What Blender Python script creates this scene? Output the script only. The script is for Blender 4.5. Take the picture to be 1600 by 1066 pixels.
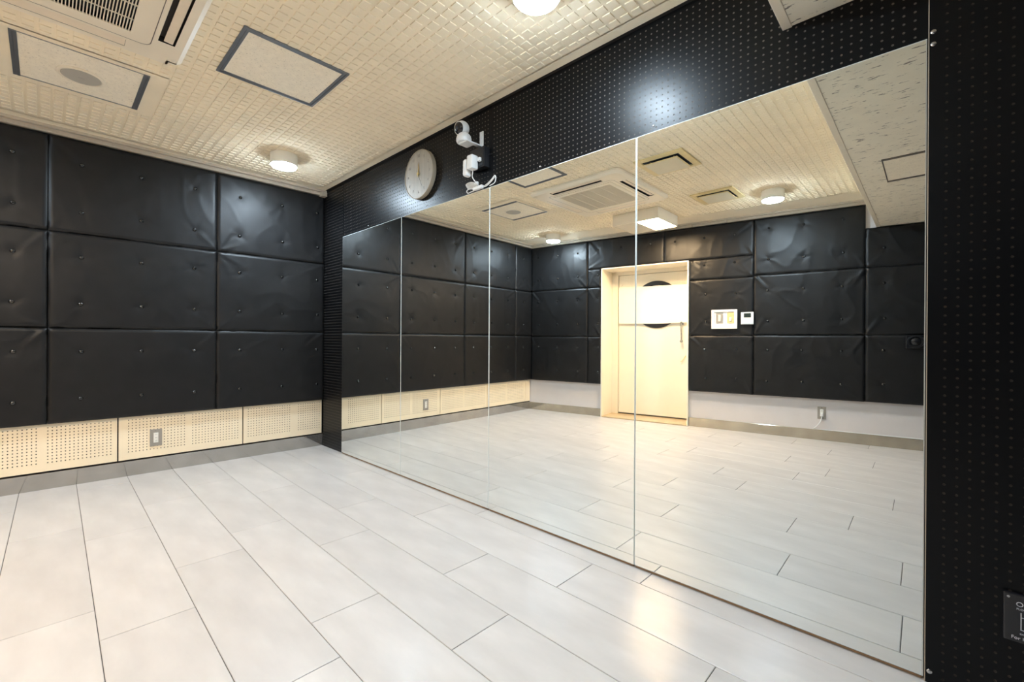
import bpy, bmesh, math, random
from mathutils import Matrix, Vector, noise

for o in list(bpy.data.objects):
    bpy.data.objects.remove(o, do_unlink=True)
scene = bpy.context.scene
COL = scene.collection

# ------------------------------------------------------------------ camera, world, exposure
YAW, PITCH, ROLL = .8118, -.001, .0058
CAM_POS = Vector((-1.7423, -4.0737, .9716))
_f = Vector((math.sin(YAW) * math.cos(PITCH), math.cos(YAW) * math.cos(PITCH), math.sin(PITCH)))
_r = Vector((math.cos(YAW), -math.sin(YAW), 0))
_u = _r.cross(_f)
r2 = _r * math.cos(ROLL) + _u * math.sin(ROLL)
u2 = -_r * math.sin(ROLL) + _u * math.cos(ROLL)
cam_data = bpy.data.cameras.new('camera')
cam_data.sensor_fit = 'HORIZONTAL'
cam_data.sensor_width = 36
cam_data.lens = 691.93 * 36 / 1600
cam_data.clip_start = .02
cam = bpy.data.objects.new('camera', cam_data)
COL.objects.link(cam)
cam.matrix_world = Matrix(((r2.x, u2.x, -_f.x, CAM_POS.x), (r2.y, u2.y, -_f.y, CAM_POS.y),
                           (r2.z, u2.z, -_f.z, CAM_POS.z), (0, 0, 0, 1)))
scene.camera = cam
w = bpy.data.worlds.new('world')
scene.world = w
w.use_nodes = True
w.node_tree.nodes['Background'].inputs[0].default_value = (.9, .95, 1, 1)
w.node_tree.nodes['Background'].inputs[1].default_value = 0.0
vs = scene.view_settings
scene.display_settings.display_device = 'sRGB'
vs.view_transform = 'Standard'
vs.look = 'None'
vs.gamma = 1
vs.use_curve_mapping = False
vs.exposure = 2.86
COOL = (.70, .86, 1.0)
WARM = (1.0, .70, .41)
E_COOL = 51.0
E_WARM = 23.0
scene.cycles.max_bounces = 14
scene.cycles.diffuse_bounces = 8
scene.cycles.glossy_bounces = 8

H = 2.3181          # ceiling height
ZL = 2.055          # lower ceiling height
YL = -3.695         # where the lower ceiling begins
YN = -4.78          # wall behind the camera
XP = .0141

# ------------------------------------------------------------------ helpers
def tag(o, label=None, cat=None, group=None, kind=None):
    if label: o['label'] = label
    if cat: o['category'] = cat
    if group: o['group'] = group
    if kind: o['kind'] = kind
    return o

def link(name, me, mat=None, parent=None, M=None):
    if mat is not None and len(me.materials) == 0:
        for m_ in (mat if isinstance(mat, (list, tuple)) else [mat]):
            me.materials.append(m_)
    o = bpy.data.objects.new(name, me)
    COL.objects.link(o)
    if parent is not None: o.parent = parent
    if M is not None:
        if parent is None: o.matrix_world = M
        else: o.matrix_local = M
    return o

def empty(name, M):
    o = bpy.data.objects.new(name, None)
    o.empty_display_size = .05
    COL.objects.link(o)
    o.matrix_world = M
    return o

T = Matrix.Translation

class MB:
    def __init__(s): s.v = []; s.f = []; s.m = []
    def add(s, vs_, fs, mi=0):
        n = len(s.v); s.v += [tuple(x) for x in vs_]
        s.f += [[i + n for i in f] for f in fs]; s.m += [mi] * len(fs)
    def box(s, x0, y0, z0, x1, y1, z1, c=0, mi=0):
        if x0 > x1: x0, x1 = x1, x0
        if y0 > y1: y0, y1 = y1, y0
        if z0 > z1: z0, z1 = z1, z0
        if c <= 0:
            V = [(x0,y0,z0),(x1,y0,z0),(x1,y1,z0),(x0,y1,z0),(x0,y0,z1),(x1,y0,z1),(x1,y1,z1),(x0,y1,z1)]
            s.add(V, [(0,3,2,1),(4,5,6,7),(0,1,5,4),(1,2,6,5),(2,3,7,6),(3,0,4,7)], mi); return
        c = min(c, (x1-x0)*.49, (y1-y0)*.49, (z1-z0)*.49)
        bm = bmesh.new(); bmesh.ops.create_cube(bm, size=1)
        for v in bm.verts:
            v.co = Vector(((x0+x1)/2 + v.co.x*(x1-x0), (y0+y1)/2 + v.co.y*(y1-y0), (z0+z1)/2 + v.co.z*(z1-z0)))
        bmesh.ops.bevel(bm, geom=list(bm.edges), offset=c, segments=2, profile=.5, affect='EDGES')
        bm.verts.index_update()
        s.add([v.co for v in bm.verts], [[v.index for v in f.verts] for f in bm.faces], mi); bm.free()
    def prism(s, pts, z0, z1, mi=0, axis='z', cap=True):
        n = len(pts)
        def P(a, b, h): return (a, b, h) if axis == 'z' else ((a, h, b) if axis == 'y' else (h, a, b))
        V = [P(a, b, z0) for a, b in pts] + [P(a, b, z1) for a, b in pts]
        F = [(i, (i+1) % n, n+(i+1) % n, n+i) for i in range(n)]
        if cap: F += [tuple(range(n-1, -1, -1)), tuple(range(n, 2*n))]
        s.add(V, F, mi)
    def cyl(s, c, r, h, axis='z', n=32, r1=None, mi=0):
        r1 = r if r1 is None else r1
        V = []
        for k, (rr, hh) in enumerate(((r, 0), (r1, h))):
            for i in range(n):
                a = 2*math.pi*i/n; p, q = rr*math.cos(a), rr*math.sin(a)
                V.append({'z': (c[0]+p, c[1]+q, c[2]+hh), 'y': (c[0]+p, c[1]+hh, c[2]+q), 'x': (c[0]+hh, c[1]+p, c[2]+q)}[axis])
        s.add(V, [(i, (i+1) % n, n+(i+1) % n, n+i) for i in range(n)] + [tuple(range(n-1, -1, -1)), tuple(range(n, 2*n))], mi)
    def lathe(s, prof, c=(0,0,0), axis='z', n=36, mi=0):
        V = []
        for r, h in prof:
            for i in range(n):
                a = 2*math.pi*i/n; p, q = r*math.cos(a), r*math.sin(a)
                V.append({'z': (c[0]+p, c[1]+q, c[2]+h), 'y': (c[0]+p, c[1]+h, c[2]+q), 'x': (c[0]+h, c[1]+p, c[2]+q)}[axis])
        F = []
        for k in range(len(prof)-1):
            for i in range(n):
                F.append((k*n+i, k*n+(i+1) % n, (k+1)*n+(i+1) % n, (k+1)*n+i))
        F += [tuple(range(n-1, -1, -1)), tuple(range((len(prof)-1)*n, len(prof)*n))]
        s.add(V, F, mi)
    def tube(s, pts, r, n=10, mi=0):
        pts = [Vector(p) for p in pts]; V = []; ref = Vector((.31, .2, .93)).normalized()
        for i, p in enumerate(pts):
            d = (pts[min(i+1, len(pts)-1)] - pts[max(i-1, 0)]).normalized()
            a = d.cross(ref).normalized(); b = d.cross(a)
            for k in range(n):
                t = 2*math.pi*k/n; V.append(p + a*r*math.cos(t) + b*r*math.sin(t))
        F = []
        for i in range(len(pts)-1):
            for k in range(n): F.append((i*n+k, i*n+(k+1) % n, (i+1)*n+(k+1) % n, (i+1)*n+k))
        F += [tuple(range(n-1, -1, -1)), tuple(range((len(pts)-1)*n, len(pts)*n))]
        s.add(V, F, mi)
    def mesh(s, name, smooth=False, ang=None):
        me = bpy.data.meshes.new(name)
        me.from_pydata(s.v, [], s.f); me.update()
        bm = bmesh.new(); bm.from_mesh(me)
        bmesh.ops.recalc_face_normals(bm, faces=bm.faces)
        bm.to_mesh(me); bm.free()
        if any(s.m):
            me.polygons.foreach_set('material_index', s.m)
        if smooth:
            me.polygons.foreach_set('use_smooth', [True]*len(me.polygons))
            if ang: me.set_sharp_from_angle(angle=math.radians(ang))
        return me
    def build(s, name, mat, parent=None, M=None, smooth=False, ang=40):
        return link(name, s.mesh(name, smooth, ang), mat, parent, M)

def rrect(cx, cy, hx, hy, r, n=6):
    P = []
    for sx, sy, a0 in ((1, 1, 0), (-1, 1, 90), (-1, -1, 180), (1, -1, 270)):
        for i in range(n+1):
            a = math.radians(a0 + 90*i/n)
            P.append((cx + sx*(hx-r) + r*math.cos(a), cy + sy*(hy-r) + r*math.sin(a)))
    return P

def catmull(P, n=8):
    P = [Vector(p) for p in P]; out = []
    for i in range(len(P)-1):
        a, b, c, d = P[max(i-1, 0)], P[i], P[i+1], P[min(i+2, len(P)-1)]
        for k in range(n):
            t = k/n
            out.append(.5*((2*b) + (c-a)*t + (2*a-5*b+4*c-d)*t*t + (-a+3*b-3*c+d)*t**3))
    out.append(P[-1]); return out

# ------------------------------------------------------------------ materials
def mat(name, color, rough=.5, metal=0, spec=.5, noise_amt=0, noise_scale=20, bump=0, bump_scale=200, emit=None, estr=0, coat=0, stretch=None, rand=0, rough_var=0, speck=None):
    m = bpy.data.materials.new(name); m.use_nodes = True
    nt = m.node_tree; b = nt.nodes['Principled BSDF']
    b.inputs['Base Color'].default_value = (*color, 1)
    b.inputs['Roughness'].default_value = rough
    b.inputs['Metallic'].default_value = metal
    b.inputs['Specular IOR Level'].default_value = spec
    b.inputs['Coat Weight'].default_value = coat
    tc = nt.nodes.new('ShaderNodeTexCoord'); mp = nt.nodes.new('ShaderNodeMapping')
    nt.links.new(tc.outputs['Object'], mp.inputs[0])
    if stretch: mp.inputs['Scale'].default_value = stretch
    csock = None
    if noise_amt or rand:
        n = nt.nodes.new('ShaderNodeTexNoise'); n.inputs['Scale'].default_value = noise_scale; n.inputs['Detail'].default_value = 5
        nt.links.new(mp.outputs[0], n.inputs['Vector'])
        mr = nt.nodes.new('ShaderNodeMapRange'); mr.inputs['From Min'].default_value = .3; mr.inputs['From Max'].default_value = .7
        mr.inputs['To Min'].default_value = 1-noise_amt; mr.inputs['To Max'].default_value = 1+noise_amt*.6
        nt.links.new(n.outputs['Fac'], mr.inputs['Value'])
        val = mr.outputs[0]
        if rand:
            oi = nt.nodes.new('ShaderNodeObjectInfo'); m2 = nt.nodes.new('ShaderNodeMapRange')
            m2.inputs['To Min'].default_value = 1-rand; m2.inputs['To Max'].default_value = 1+rand
            nt.links.new(oi.outputs['Random'], m2.inputs['Value'])
            mu = nt.nodes.new('ShaderNodeMath'); mu.operation = 'MULTIPLY'
            nt.links.new(val, mu.inputs[0]); nt.links.new(m2.outputs[0], mu.inputs[1]); val = mu.outputs[0]
        mx = nt.nodes.new('ShaderNodeVectorMath'); mx.operation = 'SCALE'
        mx.inputs[0].default_value = color; nt.links.new(val, mx.inputs['Scale'])
        csock = mx.outputs[0]
    if speck:   # (scale vec, threshold, colour)
        sc, th, scol = speck
        mp2 = nt.nodes.new('ShaderNodeMapping'); mp2.inputs['Scale'].default_value = sc
        nt.links.new(tc.outputs['Object'], mp2.inputs[0])
        n2 = nt.nodes.new('ShaderNodeTexNoise'); n2.inputs['Scale'].default_value = 1; n2.inputs['Detail'].default_value = 4; n2.inputs['Roughness'].default_value = .7
        nt.links.new(mp2.outputs[0], n2.inputs['Vector'])
        r3 = nt.nodes.new('ShaderNodeMapRange'); r3.inputs['From Min'].default_value = th; r3.inputs['From Max'].default_value = th+.04
        nt.links.new(n2.outputs['Fac'], r3.inputs['Value'])
        mix = nt.nodes.new('ShaderNodeMix'); mix.data_type = 'RGBA'
        nt.links.new(r3.outputs[0], mix.inputs['Factor'])
        if csock: nt.links.new(csock, mix.inputs['A'])
        else: mix.inputs['A'].default_value = (*color, 1)
        mix.inputs['B'].default_value = (*scol, 1)
        csock = mix.outputs['Result']
    if csock: nt.links.new(csock, b.inputs['Base Color'])
    if rough_var:
        n = nt.nodes.new('ShaderNodeTexNoise'); n.inputs['Scale'].default_value = 6; n.inputs['Detail'].default_value = 4
        nt.links.new(mp.outputs[0], n.inputs['Vector'])
        mr = nt.nodes.new('ShaderNodeMapRange'); mr.inputs['To Min'].default_value = rough-rough_var; mr.inputs['To Max'].default_value = rough+rough_var
        nt.links.new(n.outputs['Fac'], mr.inputs['Value']); nt.links.new(mr.outputs[0], b.inputs['Roughness'])
    if bump:
        n = nt.nodes.new('ShaderNodeTexNoise'); n.inputs['Scale'].default_value = bump_scale; n.inputs['Detail'].default_value = 3
        nt.links.new(tc.outputs['Object'], n.inputs['Vector'])
        bp = nt.nodes.new('ShaderNodeBump'); bp.inputs['Strength'].default_value = bump; bp.inputs['Distance'].default_value = .002
        nt.links.new(n.outputs['Fac'], bp.inputs['Height']); nt.links.new(bp.outputs[0], b.inputs['Normal'])
    if emit:
        b.inputs['Emission Color'].default_value = (*emit, 1); b.inputs['Emission Strength'].default_value = estr
    return m

M = {}
M['tile'] = mat('floor_tile', (.55, .53, .515), .34, spec=.45, noise_amt=.10, noise_scale=3.2, stretch=(3.2, 1, 1), rand=.035, bump=.05, bump_scale=60, rough_var=.08)
M['grout'] = mat('joint_grout', (.10, .095, .09), .9, noise_amt=.1)
M['ceiling'] = mat('waffle_ceiling_cream', (.95, .83, .63), .85, spec=.05, noise_amt=.05, noise_scale=4, bump=.15, bump_scale=300, speck=((9, 9, 9), .715, (.40, .30, .18)))
M['flat_ceiling'] = mat('mineral_board', (.92, .85, .70), .85, spec=.15, noise_amt=.04, noise_scale=10, bump=.3, bump_scale=250, speck=((70, 16, 40), .60, (.26, .23, .19)))
M['hatch_board'] = mat('fine_mineral_board', (.96, .87, .71), .85, spec=.15, noise_amt=.05, noise_scale=30, bump=.3, bump_scale=400, speck=((90, 150, 90), .61, (.55, .48, .38)))
M['metal_grey'] = mat('grey_aluminium_frame', (.23, .24, .26), .42, metal=.55, noise_amt=.05, noise_scale=30)
M['metal_brown'] = mat('bronze_grey_frame', (.20, .17, .14), .45, metal=.4, noise_amt=.05)
M['metal_thin'] = mat('pale_metal_edge', (.42, .41, .40), .4, metal=.5)
M['pad'] = mat('black_vinyl', (.0098, .0096, .0100), .42, spec=.30, noise_amt=.15, noise_scale=14, bump=.22, bump_scale=420, rough_var=.07)
M['button'] = mat('black_button', (.006, .006, .006), .16, spec=.8)
M['peg_black'] = mat('black_pegboard', (.0025, .0027, .0034), .35, spec=.21, noise_amt=.1, noise_scale=12, rough_var=.03, bump=.08, bump_scale=160)
M['peg_core'] = mat('pegboard_core', (.17, .15, .13), .8)
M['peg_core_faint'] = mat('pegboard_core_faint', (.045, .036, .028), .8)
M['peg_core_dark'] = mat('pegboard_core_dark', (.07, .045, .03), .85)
M['peg_cream'] = mat('cream_pegboard', (.88, .76, .56), .5, noise_amt=.04, noise_scale=5)
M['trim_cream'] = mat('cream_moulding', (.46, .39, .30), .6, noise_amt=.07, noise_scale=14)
M['gap_dark'] = mat('dark_gap', (.015, .013, .012), .9)
M['base_grey'] = mat('glossy_grey_baseboard', (.50, .48, .45), .07, spec=.75, metal=.85, noise_amt=.08, noise_scale=8)
M['base_tan'] = mat('glossy_tan_baseboard', (.52, .47, .38), .09, spec=.7, metal=.75, noise_amt=.14, noise_scale=7)
M['white_wall'] = mat('off_white_wallpaper', (.66, .62, .61), .75, noise_amt=.03, noise_scale=6, bump=.2, bump_scale=120)
M['wall_dark'] = mat('dark_wall', (.03, .03, .032), .7, noise_amt=.1)
M['mirror'] = mat('mirror_silver', (.93, .955, .935), 0.0, metal=1)
M['mirror_edge'] = mat('polished_glass_edge', (.78, .83, .82), .25, spec=.8)
M['wood_back'] = mat('plywood_backing', (.28, .17, .09), .7, noise_amt=.2, noise_scale=12)
M['door_cream'] = mat('cream_door_paint', (.86, .79, .64), .42, noise_amt=.02, noise_scale=6)
M['jamb'] = mat('cream_door_frame', (.87, .80, .66), .4, noise_amt=.02, noise_scale=6)
M['sill'] = mat('tan_threshold', (.55, .42, .25), .25, noise_amt=.1, noise_scale=10)
M['black_plastic'] = mat('black_plastic', (.012, .012, .014), .3, noise_amt=.1)
M['black_matte'] = mat('matte_black', (.008, .008, .008), .8)
M['white_plastic'] = mat('white_plastic', (.80, .80, .79), .35, noise_amt=.02)
M['ac_plastic'] = mat('aged_cream_plastic', (.92, .82, .66), .45, noise_amt=.03, noise_scale=4)
M['ac_louver'] = mat('cream_louver', (.90, .77, .60), .45, noise_amt=.03)
M['slot_brown'] = mat('brown_shaded_slot', (.045, .036, .03), .7)
M['cloth'] = mat('white_cloth', (.85, .81, .72), .8, noise_amt=.02, bump=.2, bump_scale=400)
M['plate_steel'] = mat('brushed_steel_plate', (.36, .33, .29), .42, metal=.35, noise_amt=.04)
M['socket'] = mat('ivory_socket', (.82, .80, .74), .4)
M['yellowed'] = mat('yellowed_vent_plastic', (.78, .62, .32), .5, noise_amt=.08, noise_scale=12)
M['vent_plate'] = mat('cream_vent_plate', (.72, .64, .47), .5, noise_amt=.03)
M['vent_dark'] = mat('blue_black_duct', (.02, .03, .05), .6)
M['clock_face'] = mat('clock_wood_face', (.40, .37, .31), .5, noise_amt=.16, noise_scale=6, stretch=(8, 1, .6))
M['clock_rim'] = mat('clock_wood_rim', (.42, .36, .27), .5, noise_amt=.12, noise_scale=10)
M['brass'] = mat('brass', (.62, .45, .18), .3, metal=.8)
M['clock_mark'] = mat('grey_numerals', (.26, .24, .21), .6)
M['steel'] = mat('shiny_steel', (.60, .60, .60), .25, metal=1)
M['speaker_mesh'] = mat('grey_speaker_mesh', (.50, .47, .41), .6, bump=.5, bump_scale=900)
M['glass'] = mat('porthole_glass', (.35, .38, .38), .1, spec=.8)
M['lcd'] = mat('dark_display', (.03, .04, .035), .2)
M['blue_white'] = mat('pale_blue_keys', (.60, .68, .74), .4)
M['amber'] = mat('amber_switch', (.66, .50, .24), .4)
M['cream_switch'] = mat('cream_switch', (.76, .70, .56), .4)
M['clear_cover'] = mat('frosted_white_cover', (.86, .84, .80), .3)
M['sign_black'] = mat('black_acrylic', (.01, .01, .013), .22, spec=.6)
M['sign_text'] = mat('white_print', (.55, .56, .60), .6)
M['lamp_body'] = mat('white_lamp_housing', (.92, .88, .78), .45)
M['lamp_cool'] = mat('cool_led_diffuser', (.9, .9, .9), .5, emit=COOL, estr=E_COOL)
M['lamp_warm'] = mat('warm_lamp_diffuser', (.9, .85, .7), .5, emit=WARM, estr=E_WARM)
M['lamp_off'] = mat('unlit_white_panel', (.72, .66, .55), .5)

# ------------------------------------------------------------------ wall frames: local (s along wall, off into the room, z up)
def frame(A, V):
    V = Vector(V).normalized(); Z = Vector((0, 0, 1)); N = Z.cross(V)
    return Matrix(((V.x, N.x, 0, A[0]), (V.y, N.y, 0, A[1]), (V.z, N.z, 1, A[2]), (0, 0, 0, 1)))
FV = Vector((-1, .0313, 0)).normalized()
FA = Vector((XP, 0, 0))
DA = FA + FV*3.04
DV = Vector((-.1625, -1, 0)).normalized()
MF = frame(FA, FV)            # far wall
MD = frame(DA, DV)            # door wall (left of the room)
MM = frame((0, 0, 0), (0, 1, 0))   # mirror wall; s = world y, off toward the room

# ------------------------------------------------------------------ FLOOR
KT = .0106
def joint_x(i, y): return -1.8735 + .2554*(i-1) + KT*(y+2)
far_y = lambda x: .0313*(XP-x)
mb = MB(); mb.box(-4.1, YN-.1, -.06, .2, .2, -.0035)
floor = mb.build('floor', M['grout']); tag(floor, kind='structure')
offs = {8: -3.228, 7: -3.003, 6: -2.607, 5: -2.985, 4: -2.536, 3: -2.76, 2: -2.14, 1: -2.91, 0: -2.36, -1: -2.512, -2: -2.205, -3: -2.742, -4: -2.42, -5: -2.1, -6: -2.65, -7: -2.3}
tile_cache = {}
def tile_mesh(wd, ln):
    key = (round(wd, 3), round(ln, 3))
    if key in tile_cache: return tile_cache[key]
    g = .0012; c = .0018; wd -= 2*g; ln -= 2*g
    V = []
    for zz, i in ((-.0035, 0), (-.001, 0), (0, c)):
        V += [(i, i-0, zz), (wd-i, i, zz), (wd-i, ln-i, zz), (i, ln-i, zz)]
    F = [(8, 9, 10, 11)]
    for k in (0, 4):
        for j in range(4): F.append((k+j, k+(j+1) % 4, k+4+(j+1) % 4, k+4+j))
    me = bpy.data.meshes.new('tile'); me.from_pydata(V, [], F); me.materials.append(M['tile'])
    tile_cache[key] = me; return me
ang = -math.atan(KT)
ntile = 0
for i in range(-8, 9):
    wd = .2554 if i < 8 else -joint_x(8, -2) + .06
    y0 = offs.get(i, -2.5)
    while y0 > YN: y0 -= 1.0
    y = y0
    while y < .2:
        lo, hi = max(y, YN-.05), min(y+1.0, .14)
        if hi - lo > .01:
            xm = joint_x(i, lo)
            # skip tiles that lie wholly outside the slanted door wall
            door_x = DA.x - .1625*(DA.y-lo)
            if xm + wd > door_x - .02:
                o = link('tile', tile_mesh(wd, hi-lo), None, floor, T((xm+.0012, lo+.0012, 0)) @ Matrix.Rotation(ang, 4, 'Z'))
                ntile += 1
        y += 1.0

# ------------------------------------------------------------------ CEILING (waffle) and lower ceiling
P = .052; RW = .0078; DEP = .0040
mb = MB()
door_xf = lambda y: DA.x - .1625*(DA.y - y)
def in_waffle(x0, x1, y0, y1):
    if y1 > far_y(x0) - .11: return False
    if x0 < door_xf(y0) + .34: return False
    if x1 > -.01: return False
    # flat surround of the speaker hatch
    if x1 > -1.90 and x0 < -1.335 and y1 > -1.17 and y0 < -.62: return False
    return True
nx = int(3.95/P); ny = int(4.0/P)
x_start = -.004; y_start = .16
runs = []
for j in range(ny):
    y1 = y_start - j*P; y0 = y1 - P
    if y0 < YL - .02: break
    flat_from = None
    for i in range(nx):
        x1 = x_start - i*P; x0 = x1 - P
        if in_waffle(x0, x1, y0, y1):
            if flat_from is not None:
                mb.add([(x1, y0, H), (flat_from, y0, H), (flat_from, y1, H), (x1, y1, H)], [(0, 3, 2, 1)]); flat_from = None
            a, b, c, d = x0+RW, x1-RW, y0+RW, y1-RW
            t = .0006; HB = H+DEP
            V = [(x0,y0,HB),(x1,y0,HB),(x1,y1,HB),(x0,y1,HB),(a,c,HB),(b,c,HB),(b,d,HB),(a,d,HB),(a+t,c+t,H),(b-t,c+t,H),(b-t,d-t,H),(a+t,d-t,H)]
            F = [(0,4,5,1),(1,5,6,2),(2,6,7,3),(3,7,4,0),(4,8,9,5),(5,9,10,6),(6,10,11,7),(7,11,8,4),(8,11,10,9)]
            mb.add(V, F)
        else:
            if flat_from is None: flat_from = x1
    if flat_from is not None:
        xe = x_start - nx*P
        mb.add([(xe, y0, H), (flat_from, y0, H), (flat_from, y1, H), (xe, y1, H)], [(0, 3, 2, 1)])
mb.add([(-4.1, -5, H+.02), (.2, -5, H+.02), (.2, .3, H+.02), (-4.1, .3, H+.02)], [(0, 1, 2, 3)])
me = bpy.data.meshes.new('ceiling'); me.from_pydata(mb.v, [], mb.f); me.update()
ceiling = link('ceiling', me, M['ceiling']); tag(ceiling, kind='structure')
# lower ceiling behind
mb = MB(); mb.box(-4.1, YN-.1, ZL, .13, YL-.001, H+.02)
low = mb.build('ceiling_lower', M['flat_ceiling']); tag(low, kind='structure')
mb = MB(); mb.box(-4.1, YL-.026, ZL-.004, .12, YL+.003, ZL+.03, .002)
mb.build('trim_edge', M['ac_plastic'], low)

# ------------------------------------------------------------------ WALL BACK (far) with pegboards and pads
mb = MB(); mb.box(-.2, -.1, 0, 3.5, -.0001, H+.02)
wall_back = mb.build('wall_back', M['gap_dark'], None, MF); tag(wall_back, kind='structure')

def pegboard(x0, z0, x1, z1, cols, rows, r, th, face, core, lateral=True):
    """perforated board in local (x, y=off, z); front at y=th. cols/rows: hole centre lists with uniform pitch per run"""
    mb = MB()
    px = min(b-a for a, b in zip(cols, cols[1:])); pz = min(b-a for a, b in zip(rows, rows[1:]))
    xs = []   # (start, end, centre or None)
    cur = x0
    for c in cols:
        a, b = c-px/2, c+px/2
        if a < x0-1e-6 or b > x1+1e-6: continue
        if a > cur+1e-5: xs.append((cur, a, None))
        xs.append((a, b, c)); cur = b
    if cur < x1-1e-6: xs.append((cur, x1, None))
    zs = []; cur = z0
    for c in rows:
        a, b = c-pz/2, c+pz/2
        if a < z0-1e-6 or b > z1+1e-6: continue
        if a > cur+1e-5: zs.append((cur, a, None))
        zs.append((a, b, c)); cur = b
    if cur < z1-1e-6: zs.append((cur, z1, None))
    oc = [(r*math.cos(math.radians(22.5+45*k)), r*math.sin(math.radians(22.5+45*k))) for k in range(8)]
    for (a, b, c) in xs:
        for (d, e, g) in zs:
            if c is None or g is None:
                mb.add([(a, th, d), (b, th, d), (b, th, e), (a, th, e)], [(0, 1, 2, 3)], 0)
            else:
                V = [(b, th, e), (a, th, e), (a, th, d), (b, th, d)] + [(c+p, th, g+q) for p, q in oc] + [(c+p, .0008, g+q) for p, q in oc]
                # corner 0 (b,e) quadrant: h0,h1 ; 1 (a,e): h2,h3 ; 2 (a,d): h4,h5 ; 3 (b,d): h6,h7
                F = [(0, 4, 5), (1, 6, 7), (2, 8, 9), (3, 10, 11), (0, 5, 6, 1), (1, 7, 8, 2), (2, 9, 10, 3), (3, 11, 4, 0)]
                mb.add(V, F, 0)
                n = len(mb.v) - 16
                Fw = [[n+4+k, n+4+(k+1) % 8, n+12+(k+1) % 8, n+12+k] for k in range(8)]
                mb.f += Fw; mb.m += [1]*8
    # edges and back
    V = [(x0, 0, z0), (x1, 0, z0), (x1, 0, z1), (x0, 0, z1), (x0, th, z0), (x1, th, z0), (x1, th, z1), (x0, th, z1)]
    mb.add(V, [(0, 1, 5, 4), (1, 2, 6, 5), (2, 3, 7, 6), (3, 0, 4, 7)], 0 if lateral else 1)
    V = [(x0, .0008, z0), (x1, .0008, z0), (x1, .0008, z1), (x0, .0008, z1)]
    mb.add(V, [(0, 1, 2, 3)], 1)
    me = bpy.data.meshes.new('perforated_panel'); me.from_pydata(mb.v, [], mb.f); me.update()
    me.polygons.foreach_set('material_index', mb.m)
    me.materials.append(face); me.materials.append(core)
    return me

# cream boards under the pads
seams = [0.004, .642, 1.406, 2.170, 2.934]
rows = [.1705 + .0203*k for k in range(12)]
for a, b in zip(seams, seams[1:]):
    wdt = b - a
    if a < .01:
        cols = [.030+.02*k for k in range(10)] + [.283+.02*k for k in range(17)]
    else:
        cols = [a+.037+.02*k for k in range(16)] + [a+.037+.3725-.0215+.02*k for k in range(17)]
    me = pegboard(a+.004, .116, b-.004, .44, cols, rows, .0034, .012, M['peg_cream'], M['peg_core_dark'])
    link('perforated_panel', me, None, wall_back)
mb = MB(); mb.box(2.938, 0, .116, 3.03, .012, .44, .001); mb.build('filler_board', M['peg_cream'], wall_back)
mb = MB(); mb.box(0, 0, 0, 3.04, .0105, .1035, .001)
bb = mb.build('baseboard_back', M['base_grey'], None, MF); tag(bb, kind='structure')

# button mesh
mb = MB(); mb.lathe([(.0135, 0), (.0135, .003), (.0115, .0075), (.0065, .0105), (.0001, .0115)], axis='y', n=14)
ME_BUTTON = mb.mesh('button', True, 60); ME_BUTTON.materials.append(M['button'])

def smooth01(t):
    t = max(0, min(1, t)); return t*t*(3-2*t)

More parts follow.
